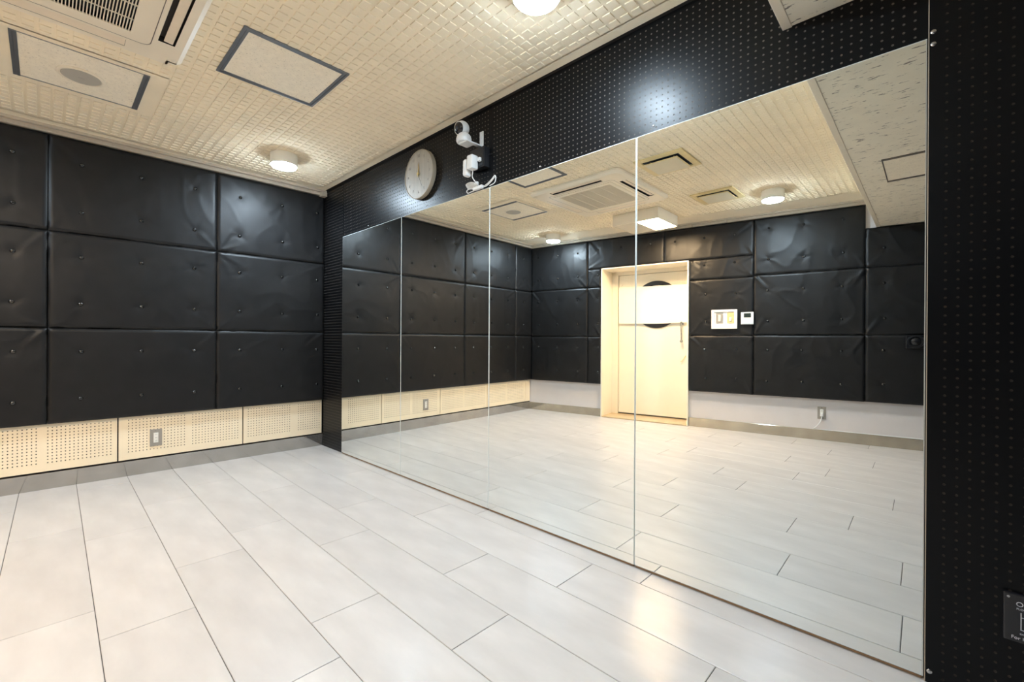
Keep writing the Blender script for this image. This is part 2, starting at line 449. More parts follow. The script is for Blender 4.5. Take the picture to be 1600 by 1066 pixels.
def pad(parent, x0, z0, x1, z1, buttons, th=.05, seed=0, wr=1.0):
    g = .0012
    x0 += g; x1 -= g; z0 += g; z1 -= g
    wx, wz = x1-x0, z1-z0
    st = .0125
    nx = max(6, int(wx/st)); nz = max(6, int(wz/st))
    rnd = random.Random(seed)
    bl = [(bx, bz, rnd.uniform(.6, 1.3), rnd.uniform(0, 6.28), rnd.choice((4, 5, 6))) for bx, bz in buttons]
    # diagonal folds from the corners
    folds = []
    for cx_, cz_ in ((x0, z0), (x1, z0), (x0, z1), (x1, z1)):
        for _ in range(2):
            if rnd.random() < .75:
                tx = 1 if cx_ == x0 else -1; tz = 1 if cz_ == z0 else -1
                a = math.radians(rnd.uniform(22, 68)); folds.append((cx_, cz_, tx*math.cos(a), tz*math.sin(a), rnd.uniform(.0015, .0038), rnd.uniform(.12, .30)))
    V = []; F = []
    def hgt(x, z):
        e = min(x-x0, x1-x); f = min(z-z0, z1-z)
        pe = 1-(1-min(1, e/.013))**2; pf = 1-(1-min(1, f/.013))**2
        h = th*(.80+.20*min(pe, pf)*(.5+.5*max(pe, pf)))
        h += .0025*smooth01(e/.2)*smooth01(f/.2)
        inside = smooth01(min(e, f)/.02)
        for bx, bz, am, ph, kk in bl:
            dx, dz = x-bx, z-bz; r = math.hypot(dx, dz)
            if r < .2:
                h -= .0036*math.exp(-(r/.026)**2) + .0022*math.exp(-(r/.06)**2)
                t = math.atan2(dz, dx)
                h += wr*.0016*am*math.exp(-r/.045)*min(1, r/.02)*math.cos(kk*t+ph+4*noise.noise((x*6, z*6, seed*1.7)))*inside
        for cx_, cz_, ux, uz, am, ln in folds:
            dx, dz = x-cx_, z-cz_; al = dx*ux+dz*uz; pr = -dx*uz+dz*ux
            if 0 < al < ln:
                h += wr*am*math.exp(-(pr/(.009+.05*al))**2)*smooth01(al/.04)*(1-al/ln)
                h -= wr*am*.6*math.exp(-((pr-.022-.03*al)/(.010+.05*al))**2)*smooth01(al/.04)*(1-al/ln)
        n1 = noise.noise((x*3.1+seed, z*2.3, seed*.37)); n2 = noise.noise((x*9+seed*2, z*6, 5.1))
        rid = (1-abs(noise.noise((x*5+seed*3, z*3.2+n1*1.5, 9.7))))**6
        h += wr*(.0018*n1 + .0008*n2 + .0016*rid)*inside
        return h
    for j in range(nz+1):
        for i in range(nx+1):
            # denser rows near the edge
            x = x0 + wx*i/nx; z = z0 + wz*j/nz
            V.append((x, hgt(x, z), z))
    for j in range(nz):
        for i in range(nx):
            a = j*(nx+1)+i; F.append((a, a+1, a+nx+2, a+nx+1))
    # sides
    ring = [i for i in range(nx+1)] + [j*(nx+1)+nx for j in range(1, nz+1)] + [nz*(nx+1)+i for i in range(nx-1, -1, -1)] + [j*(nx+1) for j in range(nz-1, 0, -1)]
    n0 = len(V)
    for k in ring: V.append((V[k][0], .002, V[k][2]))
    for q in range(len(ring)):
        q2 = (q+1) % len(ring)
        F.append((ring[q2], ring[q], n0+q, n0+q2))
    me = bpy.data.meshes.new('padded_panel'); me.from_pydata(V, [], [f[::-1] for f in F]); me.update()
    me.polygons.foreach_set('use_smooth', [True]*len(me.polygons))
    me.materials.append(M['pad'])
    me.set_sharp_from_angle(angle=math.radians(50))
    o = link('padded_panel', me, None, parent)
    for bx, bz, *_ in bl:
        link('button', ME_BUTTON, None, o, T((bx, hgt(bx, bz)-.0015, bz)))
    return o

ZR = [(.42, 1.036), (1.036, 1.657), (1.657, 2.272)]
BZ = [(.571, .884), (1.192, 1.503), (1.802, 2.112)]
fc = [(.003, .834, (.068, .361, .680)), (.834, 1.746, (.978, 1.287, 1.594)), (1.746, 2.672, (1.895, 2.205, 2.515)), (2.672, 3.035, (2.84,))]
sd = 1
for a, b, bs in fc:
    for (z0, z1), bz in zip(ZR, BZ):
        rr = random.Random(sd*7)
        pad(wall_back, a, z0, b, z1, [(s_+rr.uniform(-.004, .004), z_+rr.uniform(-.004, .004)) for s_ in bs for z_ in bz], seed=sd, wr=1.2); sd += 1

# cornice along the far wall
mb = MB(); mb.box(0, 0, 2.276, 3.04, .062, H+.001, .004); mb.box(0, .062, 2.300, 3.04, .088, H+.001, .003)
tr = mb.build('trim_1', M['trim_cream'], None, MF); tag(tr, kind='structure')
mb = MB(); mb.box(.002, 0, 2.262, .05, .1, 2.30, .004); mb.build('block', M['trim_cream'], tr)

# ------------------------------------------------------------------ WALL LEFT (door wall)
SE = 5.0
mb = MB()
OA, OB, OZ = 1.10, 2.165, 1.90
mb.box(-.3, -.40, 0, OA, 0, H+.02); mb.box(OB, -.40, 0, SE, 0, H+.02); mb.box(OA, -.40, OZ, OB, 0, H+.02)
mb.box(OA, -.42, 0, OB, -.40, OZ)
wall_left = mb.build('wall_left', M['white_wall'], None, MD); tag(wall_left, kind='structure')
def dpad(a, z0, b, z1, bs, bz, wr=1.15):
    global sd
    rr = random.Random(sd*5)
    pad(wall_left, a, z0, b, z1, [(s_+rr.uniform(-.006, .006), z_+rr.uniform(-.006, .006)) for s_ in bs for z_ in bz], seed=sd, wr=wr*1.5); sd += 1
dpad(.052, .42, .912, 1.030, (.167, .464, .768), (.571, .886))
dpad(.052, 1.030, .912, 1.662, (.167, .464, .768), (1.197, 1.51))
dpad(.052, 1.662, .912, 2.272, (.167, .464, .768), (1.817, 2.125))
dpad(.912, .42, 1.097, 1.028, (1.06,), (.571, .886))
dpad(.912, 1.028, 1.097, 1.662, (1.06,), (1.20, 1.527))
dpad(.912, 1.662, 1.097, 1.898, (1.062,), (1.824,))
dpad(.912, 1.900, 1.886, 2.272, (1.05, 1.356, 1.718), (2.145,))
dpad(1.886, 1.897, 2.822, 2.272, (2.013, 2.325, 2.634), (2.135,))
dpad(2.172, 1.668, 2.822, 1.898, (2.325, 2.633), (1.832,), 1.6)
dpad(2.172, 1.038, 2.822, 1.668, (2.343, 2.652), (1.197, 1.506))
dpad(2.172, .408, 2.822, 1.038, (2.345, 2.655), (.568, .891), 1.5)
dpad(2.822, .410, 3.752, 1.042, (2.946, 3.255, 3.573), (.566, .886), 1.3)
dpad(2.822, 1.042, 3.752, 1.678, (2.946, 3.262, 3.578), (1.193, 1.513), 1.4)
dpad(2.822, 1.678, 3.752, 2.272, (2.955, 3.265, 3.577), (1.838, 2.160))
dpad(3.752, .412, 4.69, 1.042, (3.884, 4.2, 4.52), (.583, .90))
dpad(3.752, 1.042, 4.69, 1.678, (3.89, 4.2, 4.52), (1.203, 1.526))
dpad(3.752, 1.678, 4.69, ZL-.004, (3.883, 4.2, 4.52), (1.85,), 1.4)
mb = MB()
for a, b in ((0, 1.9), (1.903, 2.2), (2.203, 2.56), (2.563, 3.86)):
    mb.box(a, 0, 2.276, b, .058, H+.001, .004)
mb.box(0, .058, 2.300, 3.86, .085, H+.001, .003)
tr = mb.build('trim_2', M['trim_cream'], None, MD); tag(tr, kind='structure')
mb = MB(); mb.box(.0, 0, 0, OA, .012, .100, .002)
o = mb.build('baseboard_left_1', M['base_tan'], None, MD); tag(o, kind='structure')
mb = MB(); mb.box(OB, 0, 0, 4.8, .012, .101, .002)
o = mb.build('baseboard_left_2', M['base_tan'], None, MD); tag(o, kind='structure')

# door
door = empty('door_1', MD @ T(((OA+OB)/2, 0, 0))); tag(door, kind='structure')
c = (OA+OB)/2
def DB(): return MB()
L_, R_ = OA-c, OB-c
DD = -.30
mb = MB()
mb.box(L_, DD-.04, 0, L_+.014, .052, OZ, .002); mb.box(R_-.014, DD-.04, 0, R_, .052, OZ, .002)
mb.box(L_, DD-.04, OZ-.014, R_, .052, OZ, .002)
mb.box(L_+.014, DD-.04, 0, 1.200-c, DD+.012, OZ-.014, .002); mb.box(L_+.014, DD-.04, 1.842, R_-.014, DD+.012, OZ-.014, .002)
mb.build('door_frame', M['jamb'], door)
mb = MB(); mb.box(L_+.014, DD-.04, 0, R_-.014, .045, .014, .002); mb.build('threshold', M['sill'], door)
mb = MB()
lx0, lx1, lz0, lz1 = 1.206-c, OB-.02-c, .030, 1.836
pcx, pcz = 1.704-c, 1.440
leaf_cols = [lx0+.03+.02*k for k in range(int((lx1-lx0-.06)/.02))]
leaf_rows = [1.215+.02*k for k in range(31)]
me = pegboard(lx0, lz0, lx1, lz1, leaf_cols, leaf_rows, .0022, .010, M['door_cream'], M['peg_core'])
leaf = link('door_leaf', me, None, door, T((0, DD-.012, 0)))
mb = MB(); mb.box(lx0, DD-.035, lz0, lx1, DD-.013, lz1); mb.build('leaf_core', M['door_cream'], leaf, T((0, -(DD-.012), 0)))
mb = MB(); mb.lathe([(.245, 0), (.300, 0), (.300, .012), (.292, .020), (.252, .020), (.245, .010)], axis='y', n=64)
# ring (open centre): rebuild without caps
V = []; F = []; prof = [(.245, 0), (.245, .014), (.252, .020), (.292, .020), (.300, .012), (.300, 0)]; n = 64
for r, h in prof:
    for i in range(n):
        a = 2*math.pi*i/n; V.append((r*math.cos(a), h, r*math.sin(a)))
for k in range(len(prof)-1):
    for i in range(n): F.append((k*n+i, k*n+(i+1) % n, (k+1)*n+(i+1) % n, (k+1)*n+i))
mb = MB(); mb.add(V, F); mb.build('porthole_ring', M['black_plastic'], door, T((pcx, DD-.002, pcz)), True)
mb = MB(); mb.cyl((0, 0, 0), .246, .006, 'y', 64); mb.build('porthole_glass', M['glass'], door, T((pcx, DD, pcz)))
mb = MB()
hx = 2.014-c
mb.box(hx-.018, DD, 1.175, hx+.018, DD+.012, 1.235, .003); mb.cyl((hx, DD+.01, 1.205), .011, .035, 'y', 16)
mb.tube([(hx, DD+.045, 1.212), (hx+.001, DD+.047, 1.10), (hx+.003, DD+.047, .98)], .0095, 12)
mb.cyl((hx+.003, DD+.03, .975), .017, .03, 'y', 18)
mb.build('door_handle', M['steel'], door, None, True)
mb = MB(); mb.tube([(2.06-c, DD+.004, .80), (2.045-c, DD+.012, .77), (2.02-c, DD+.016, .735), (2.0-c, DD+.012, .72)], .004, 8)
mb.build('door_pull_cord', M['brass'], door, None, True)
mb = MB(); mb.cyl((1.235-c, DD, 1.715), .016, .008, 'y', 20); mb.build('door_screw_cap', M['jamb'], door, None, True)

# cloth band over the porthole
V = []; F = []; nxc, nzc = 60, 30
cx0, cx1, cz0, cz1 = 1.214, 2.135, 1.205, 1.682
for j in range(nzc+1):
    for i in range(nxc+1):
        u, v = i/nxc, j/nzc
        sag = .014*math.sin(math.pi*u)*(1-v)
        x = cx0 + (cx1-cx0)*u; z = cz0 + (cz1-cz0)*v - sag*.6 - .010*v*math.sin(u*2.2)
        off = .027 + .005*math.sin(u*9+v*2) + .004*noise.noise((u*5, v*4, 2)) + .003*math.cos(v*20)*math.exp(-((u-.9)/.1)**2)
        V.append((x, DD+off, z))
for j in range(nzc):
    for i in range(nxc):
        a = j*(nxc+1)+i; F.append((a, a+1, a+nxc+2, a+nxc+1))
mb = MB(); mb.add(V, F)
V2 = [(x, y-.0015, z) for x, y, z in V]; mb.add(V2, [f[::-1] for f in F])
me = bpy.data.meshes.new('cloth'); me.from_pydata(mb.v, [], mb.f); me.update(); me.polygons.foreach_set('use_smooth', [True]*len(me.polygons))
cloth = link('cloth', me, M['cloth'], None, MD)
tag(cloth, 'white cloth band stretched across the round window of the cream door', 'cloth')

# ------------------------------------------------------------------ WALL RIGHT (mirror wall)
mb = MB(); mb.box(YN-.1, -.15, 0, .2, -XP-.0075, H+.02)
wall_right = mb.build('wall_right', M['wall_dark'], None, MM); tag(wall_right, kind='structure')
M0, MWD = -.4208, .91
MZ0, MZ1 = .0116, 1.8468
pt = .006
def wall_peg(s0, z0, s1, z1, off=-XP-.006, hp=.025, hs=-3.783, hz=1.944, core=None):
    k0 = math.ceil((s0+.008-hs)/hp); k1 = math.floor((s1-.008-hs)/hp)
    j0 = math.ceil((z0+.012-hz)/hp); j1 = math.floor((z1-.010-hz)/hp)
    cols = [hs+hp*k for k in range(k0, k1+1)]; rws = [hz+hp*j for j in range(j0, j1+1)]
    cols = [c_ for c_ in cols if c_-hp/2 >= s0 and c_+hp/2 <= s1]; rws = [c_ for c_ in rws if c_-hp/2 >= z0 and c_+hp/2 <= z1]
    me = pegboard(s0, z0, s1, z1, cols, rws, .0036, pt, M['peg_black'], core or M['peg_core'], lateral=True)
    return link('perforated_panel', me, None, wall_right, T((0, off, 0)))
wall_peg(M0+.004, 0.0, -.001, H, hs=-.0125)
wall_peg(-2.2415, 1.80, M0+.001, H)
wall_peg(-4.0612, 1.80, -2.2440, H)
# board right of the mirrors stands proud, level with the mirror faces
wall_peg(YN, 0.0, -4.0640, H, off=-pt+.0005, hs=-4.075, hz=1.574, core=M['peg_core_faint'])
mb = MB(); mb.box(YN, -XP-.006, 0, -4.066, -pt+.0004, H); mb.build('batten', M['wood_back'], wall_right)
mb = MB(); mb.box(-4.0640, -XP-.004, 0, -4.0618, .0010, H, .0004); mb.build('edge_strip', M['trim_cream'], wall_right)
for z in (1.860, 1.825, .033):
    mb = MB(); mb.lathe([(.0062, 0), (.0062, .001), (.004, .0024), (.0001, .0028)], c=(-4.0725, .0004, z), axis='y', n=14)
    mb.build('screw', M['steel'], wall_right, None, True)
for y, z in ((-.432, 1.872), (-.83, 1.872), (-1.62, 1.872), (-2.6, 1.872), (-3.22, 1.878)):
    mb = MB(); mb.lathe([(.005, 0), (.005, .001), (.003, .002), (.0001, .0024)], c=(y, -XP, z), axis='y', n=12)
    mb.build('screw', M['steel'], wall_right, None, True)

mlabels = ['tall mirror panel nearest the far padded corner', 'second tall mirror panel from the far padded corner',
           'third tall mirror panel from the far corner, in which the door\'s left side shows',
           'nearest tall mirror panel beside the black perforated board']
for k in range(4):
    s1 = M0 - MWD*k; s0 = s1 - MWD
    e = empty('mirror', MM @ T(((s0+s1)/2, 0, MZ0)))
    tag(e, mlabels[k], 'mirror', 'tall mirror panels along the wall')
    hw = MWD/2 - .0013; hh = MZ1-MZ0
    mb = MB(); b = .0025
    mb.add([(-hw+b, .0, b), (hw-b, .0, b), (hw-b, .0, hh-b), (-hw+b, .0, hh-b)], [(0, 1, 2, 3)])
    me = bpy.data.meshes.new('mirror_face'); me.from_pydata(mb.v, [], [[3, 2, 1, 0]]); me.update()
    link('mirror_face', me, M['mirror'], e)
    mb = MB()
    outer = [(-hw, 0), (hw, 0), (hw, hh), (-hw, hh)]; inner = [(-hw+b, b), (hw-b, b), (hw-b, hh-b), (-hw+b, hh-b)]
    V = [(x, 0, z) for x, z in inner] + [(x, -.0012, z) for x, z in outer] + [(x, -.0062, z) for x, z in outer]
    F = [(i, (i+1) % 4, 4+(i+1) % 4, 4+i) for i in range(4)] + [(4+i, 4+(i+1) % 4, 8+(i+1) % 4, 8+i) for i in range(4)] + [(8, 9, 10, 11)]
    mb.add(V, F); mb.build('glass_edge', M['mirror_edge'], e)
    mb = MB(); mb.box(-hw+.004, -.0137, -.0096 if k > 0 else -.0096, hw-.004, -.0063, hh-.01, 0); mb.build('backing_board', M['wood_back'], e)

# ------------------------------------------------------------------ WALL FRONT (behind the camera)
mb = MB(); mb.box(-4.1, YN-.12, 0, .2, YN, H+.02)
o = mb.build('wall_front', M['wall_dark']); tag(o, kind='structure')

# ------------------------------------------------------------------ CEILING THINGS
# air conditioner
ax, ay = -1.757, -1.850
ac = empty('air_conditioner', T((ax, ay, H)))
tag(ac, 'square cream ceiling cassette air conditioner with central grille and side vents', 'air conditioner')
ZB = -.034
mb = MB()
HX = .463; sl0, sl1, sln = .352, .412, .255
outer = rrect(0, 0, HX, HX, .05)
outer2 = rrect(0, 0, HX-.02, HX-.02, .04)
# body as a stack of strips so the slots stay open
def plate(mb, x0, y0, x1, y1, z=ZB): mb.add([(x0, y0, z), (x1, y0, z), (x1, y1, z), (x0, y1, z)], [(0, 3, 2, 1)])
n = len(outer)
V = [(x, y, -.001) for x, y in outer] + [(x, y, -.018) for x, y in outer] + [(x, y, ZB) for x, y in outer2]
F = [(i, (i+1) % n, n+(i+1) % n, n+i) for i in range(n)] + [(n+i, n+(i+1) % n, 2*n+(i+1) % n, 2*n+i) for i in range(n)]
mb.add(V, F)
# face: bmesh with holes -> grid of rectangles, rounded corners approximated with fans
g = HX-.02; r = .04
cuts = sorted({-g+r, -sl1, -sl0, -sln, -.272, .272, sln, sl0, sl1, g-r})
ed = [-g] + cuts + [g]
def is_slot(x0, x1, y0, y1):
    mx, my = (x0+x1)/2, (y0+y1)/2
    return (sl0 < abs(mx) < sl1 and abs(my) < sln) or (sl0 < abs(my) < sl1 and abs(mx) < sln) or (abs(mx) < .272 and abs(my) < .272)
for i in range(len(ed)-1):
    for j in range(len(ed)-1):
        x0, x1, y0, y1 = ed[i], ed[i+1], ed[j], ed[j+1]
        corner = (i in (0, len(ed)-2)) and (j in (0, len(ed)-2))
        if corner:
            sx = 1 if i else -1; sy = 1 if j else -1
            pc = (sx*(g-r), sy*(g-r)); pts = [pc]
            for q in range(7):
                a = math.radians(90*q/6); pts.append((pc[0]+sx*r*math.cos(a), pc[1]+sy*r*math.sin(a)))
            mb.add([(x, y, ZB) for x, y in pts], [tuple(range(len(pts)))])
        elif not is_slot(x0, x1, y0, y1): plate(mb, x0, y0, x1, y1)
# slot walls
def well(mb, x0, y0, x1, y1, d=.028, mi=0):
    V = [(x0, y0, ZB), (x1, y0, ZB), (x1, y1, ZB), (x0, y1, ZB), (x0, y0, ZB+d), (x1, y0, ZB+d), (x1, y1, ZB+d), (x0, y1, ZB+d)]
    mb.add(V, [(0, 1, 5, 4), (1, 2, 6, 5), (2, 3, 7, 6), (3, 0, 4, 7), (4, 5, 6, 7)], mi)
me = bpy.data.meshes.new('panel'); me.from_pydata(mb.v, [], mb.f); me.update()
link('panel', me, M['ac_plastic'], ac)
wm = MB()
well(wm, -.272, -.272, .272, .272)
me = bpy.data.meshes.new('intake_cavity'); me.from_pydata(wm.v, [], wm.f); me.update()
link('intake_cavity', me, M['black_matte'], ac)
for q in ((sl0, -sln, sl1, sln), (-sl1, -sln, -sl0, sln), (-sln, sl0, sln, sl1), (-sln, -sl1, sln, -sl0)):
    wm = MB(); well(wm, *q, d=.026); me = bpy.data.meshes.new('air_outlet'); me.from_pydata(wm.v, [], wm.f); me.update()
    link('air_outlet', me, M['slot_brown'], ac)
mb = MB(); mb.prism([(-.010, .004), (.0215, .001), (.0215, .003), (-.010, .007)], -.25, .25, axis='y')
mel = mb.mesh('louver'); mel.materials.append(M['ac_louver'])
mb = MB(); mb.box(-.0296, -.2545, -.0005, .0296, .2545, .004, .001); mel2 = mb.mesh('louver'); mel2.materials.append(M['ac_louver'])
for ang_ in (0, 90, 180, 270):
    link('louver', mel if ang_ in (0, 270) else mel2, None, ac, Matrix.Rotation(math.radians(ang_), 4, 'Z') @ T(((sl0+sl1)/2, 0, ZB+.001)))
# groove lines
gm = MB()
pts = rrect(0, 0, .335, .335, .035); pts2 = rrect(0, 0, .332, .332, .033); n = len(pts)
gm.add([(x, y, ZB-.0006) for x, y in pts]+[(x, y, ZB-.0006) for x, y in pts2], [(i, (i+1) % n, n+(i+1) % n, n+i) for i in range(n)])
gm.build('panel_joint', M['metal_brown'], ac)
# inner door frame raised
gm = MB()
for (x0, y0, x1, y1) in ((-.300, .262, .300, .300), (-.300, -.300, .300, -.262), (-.300, -.262, -.262, .262), (.262, -.262, .300, .262)): gm.box(x0, y0, ZB-.004, x1, y1, ZB+.001)
gm.build('grille_frame', M['ac_plastic'], ac)
mb = MB(); mb.box(-.0017, -.262, ZB-.003, .0017, .262, ZB+.004)
mes = mb.mesh('grille_slat'); mes.materials.append(M['ac_plastic'])
for k in range(52): link('grille_slat', mes, None, ac, T((-.255+.01*k, 0, 0)))
mb = MB(); mb.box(-.262, -.0016, ZB-.0045, .262, .0016, ZB)
mec = mb.mesh('grille_bar'); mec.materials.append(M['ac_plastic'])
for k in range(4): link('grille_bar', mec, None, ac, T((0, -.165+.11*k, 0)))

# speaker hatch
hs = empty('access_hatch', T((-1.617, -.916, H))); tag(hs, 'square ceiling hatch of white mineral board holding the round speaker', 'hatch')
mb = MB(); mb.box(-.238, -.236, -.0022, .238, .236, .004); mb.build('board', M['hatch_board'], hs)
mb = MB()
mb.box(-.0127, -.24, -.0035, .0127, .24, .003); mb.box(-.0127, -.24, -.005, -.0008, .24, .003, .0008); mb.box(.0008, -.24, -.005, .0127, .24, .003, .0008)
mer = mb.mesh('side_rail'); mer.materials.append(M['metal_grey'])
for sx in (-1, 1): link('side_rail', mer, None, hs, T((sx*.2293, 0, 0)))
mb = MB(); mb.box(-.242, -.0018, -.0035, .242, .0018, .003); mer = mb.mesh('thin_rail'); mer.materials.append(M['metal_thin'])
for yy in (.2378, .2305, -.2378): link('thin_rail', mer, None, hs, T((0, yy, 0)))
spk = empty('ceiling_speaker', T((-1.619, -.895, H-.0022))); tag(spk, 'round flush ceiling speaker with grey mesh and cream ring', 'speaker')
mb = MB(); mb.lathe([(.093, 0), (.093, -.003), (.088, -.006), (.079, -.006), (.077, -.004)], n=48); mb.build('ring', M['ac_plastic'], spk, None, True)
mb = MB(); mb.lathe([(.0765, -.0035), (.0765, -.0055), (.05, -.0075), (.0001, -.0085)], n=48); mb.build('speaker_mesh', M['speaker_mesh'], spk, None, True)
mb = MB(); mb.box(-.012, -.002, -.0095, .012, .002, -.0078); mb.build('badge', M['metal_thin'], spk)

# inspection hatch
ih = empty('access_hatch', T((-.922, -1.697, H))); tag(ih, 'ceiling hatch with grey aluminium frame on all four sides', 'hatch')
mb = MB(); mb.box(-.215, -.205, -.001, .215, .205, .004); mb.build('board', M['hatch_board'], ih)
mb = MB()
X, Y = .237, .229
for i0, i1, z in ((0, .012, -.005), (.0135, .026, -.0038)):
    mb.box(-X+i0, -Y+i0, z, -X+i1, Y-i0, .003, .0008); mb.box(X-i1, -Y+i0, z, X-i0, Y-i0, .003, .0008)
    mb.box(-X+i1, -Y+i0, z, X-i1, -Y+i1, .003, .0008); mb.box(-X+i1, Y-i1, z, X-i1, Y-i0, .003, .0008)
mb.build('frame', M['metal_grey'], ih)
# low-ceiling hatch
lh = empty('access_hatch', T((-1.91, -4.10, ZL))); tag(lh, 'hatch with bronze side rails in the lower ceiling, seen only in the mirror', 'hatch')
mb = MB(); mb.box(-.222, -.244, -.001, .222, .244, .004); mb.build('board', M['hatch_board'], lh)
mb = MB(); mb.box(-.25, -.25, -.004, -.238, .25, .002, .0006); mb.box(-.236, -.25, -.004, -.224, .25, .002, .0006); mb.box(.238, -.25, -.004, .25, .25, .002, .0006); mb.box(.224, -.25, -.004, .236, .25, .002, .0006)
mb.box(-.25, .244, -.003, .25, .25, .002); mb.box(-.25, -.25, -.003, .25, -.244, .002)
mb.build('frame', M['metal_brown'], lh)

# square vents
for (vx, vy, lab, dr) in ((-1.475, -2.622, 'yellowed square ceiling vent nearer the mirror, with blue-black gap', .016), (-2.512, -2.635, 'yellowed square ceiling vent nearer the door wall, by the downlight', .010)):
    v = empty('ceiling_vent', T((vx, vy, H))); tag(v, lab, 'vent', 'square vents in the waffle ceiling')
    mb = MB(); a, b_ = .184, .142
    ring_o = [(-a, -a), (a, -a), (a, a), (-a, a)]; ring_i = [(-b_, -b_), (b_, -b_), (b_, b_), (-b_, b_)]
    V = [(x, y, 0) for x, y in ring_o]+[(x, y, -.010) for x, y in ring_o]+[(x, y, -.013) for x, y in ring_i]+[(x, y, .0) for x, y in ring_i]
    F = [(k*4+i, k*4+(i+1) % 4, (k+1)*4+(i+1) % 4, (k+1)*4+i) for k in range(3) for i in range(4)]
    mb.add(V, F); mb.build('frame', M['yellowed'], v)
    mb = MB(); mb.box(-b_, -b_, -.003, b_, b_, -.001); mb.build('duct', M['vent_dark'], v)
    mb = MB(); mb.box(-.130, -.130, -.013-dr, .130, .130, -.007-dr, .003); mb.build('diffuser_plate', M['yellowed'], v)
    mb = MB(); mb.box(-.121, -.121, -.0145-dr, .121, .121, -.0132-dr, .0004); mb.build('plate_face', M['vent_plate'], v)
    mb = MB(); mb.cyl((0, 0, -.008-dr), .005, .008+dr, 'z', 10); mer = mb.mesh('stud'); mer.materials.append(M['yellowed'])
    for sx in (-1, 1):
        for sy in (-1, 1): link('stud', mer, None, v, T((sx*.09, sy*.09, 0)))

# downlights
dl = [(-.500, -3.010, 'surface downlight over the nearest mirror panel, cut by the top of the photo'),
      (-.545, -.630, 'surface downlight near the far padded wall, seen directly'),
      (-2.700, -.572, 'surface downlight in the far door corner, seen in the mirror left of the door'),
      (-2.715, -3.038, 'surface downlight near the door wall and the lower ceiling, seen in the mirror')]
proto = None
mb = MB(); mb.lathe([(.090, 0), (.090, -.0765), (.088, -.0795), (.083, -.0795), (.082, -.073)], n=48); me_h = mb.mesh('housing', True, 40); me_h.materials.append(M['lamp_body'])
mb = MB(); mb.lathe([(.0815, -.073), (.0815, -.084), (.079, -.089), (.070, -.092), (.0001, -.0935)], n=48); me_d = mb.mesh('diffuser', True, 40); me_d.materials.append(M['lamp_cool'])
for x, y, lab in dl:
    e = empty('downlight', T((x, y, H))); tag(e, lab, 'ceiling light', 'cool white surface downlights')
    link('housing', me_h, None, e); link('diffuser', me_d, None, e)

# warm box light
wb = empty('ceiling_light', T((-2.683, -1.833, H))); tag(wb, 'square cream box light with one warm lit half, above the door', 'ceiling light')
wx, wy, wz = .232, .257, -.116
mb = MB()
mb.box(-wx, -wy, wz, -wx+.008, wy, 0, .002); mb.box(wx-.008, -wy, wz, wx, wy, 0, .002); mb.box(-wx+.008, -wy, wz, wx-.008, -wy+.008, 0, .002); mb.box(-wx+.008, wy-.008, wz, wx-.008, wy, 0, .002)
mb.box(-wx+.004, -wy+.004, -.02, wx-.004, wy-.004, -.012)
mb.build('housing', M['ac_plastic'], wb)
ysp = -1.846+1.833
mb = MB(); mb.box(-wx+.0085, -wy+.0085, wz+.004, wx-.0085, ysp-.002, wz+.012); mb.build('lit_panel', M['lamp_warm'], wb)
mb = MB(); mb.box(-wx+.0085, ysp+.002, wz+.003, wx-.0085, wy-.0085, wz+.012, .002); mb.build('unlit_panel', M['lamp_off'], wb)
mb = MB(); mb.box(-wx+.0085, ysp-.002, wz+.001, wx-.0085, ysp+.002, wz+.02); mb.build('divider', M['ac_plastic'], wb)

# ------------------------------------------------------------------ THINGS ON THE DOOR WALL
def outlet(Mx, lab, w_=.070, h_=.122, plug=False):
    e = empty('wall_outlet', Mx); tag(e, lab, 'outlet')
    mb = MB(); mb.box(-w_/2, 0, -h_/2, w_/2, .006, h_/2, .002); mb.build('cover_plate', M['plate_steel'], e)
    mb = MB(); mb.box(-.0115, .006, -.033, .0115, .0095, .033, .001); mb.box(-.014, .0055, -.036, .014, .0075, .036, .001); mb.build('socket', M['socket'], e)
    for z in (-.022, 0, .022) if not plug else (.022,):
        for sx in (-.004, .004):
            mb = MB(); mb.box(sx-.0008, .0090, z-.004, sx+.0008, .0098, z+.004); mb.build('socket_slot', M['gap_dark'], e)
    for z in (-.05, .05):
        mb = MB(); mb.cyl((0, .006, z), .003, .0012, 'y', 10); mb.build('screw', M['steel'], e)
    return e
outlet(MF @ T((1.199, .012, .251)), 'grey metal outlet plate on the cream perforated board under the black pads')
outlet(MD @ T((3.421, 0, .270)), 'grey metal outlet plate with a white plug, on the white wall by the baseboard', plug=True)
cord = empty('extension_lead', MD @ T((3.421, .0098, .262))); tag(cord, 'white power cord plugged in low on the white wall, running along the baseboard top', 'cord')
mb = MB(); mb.box(-.012, 0, -.022, .012, .026, .012, .004); mb.build('plug', M['white_plastic'], cord)
P_ = catmull([(0, .012, -.018), (-.004, .020, -.05), (-.018, .022, -.09), (-.045, .014, -.13), (-.062, .004, -.148), (-.03, .002, -.154), (.05, 0, -.1555), (.4, 0, -.1555), (1.2, 0, -.1555)], 6)
mb = MB(); mb.tube(P_, .0042, 8); mb.build('cable', M['white_plastic'], cord, None, True)

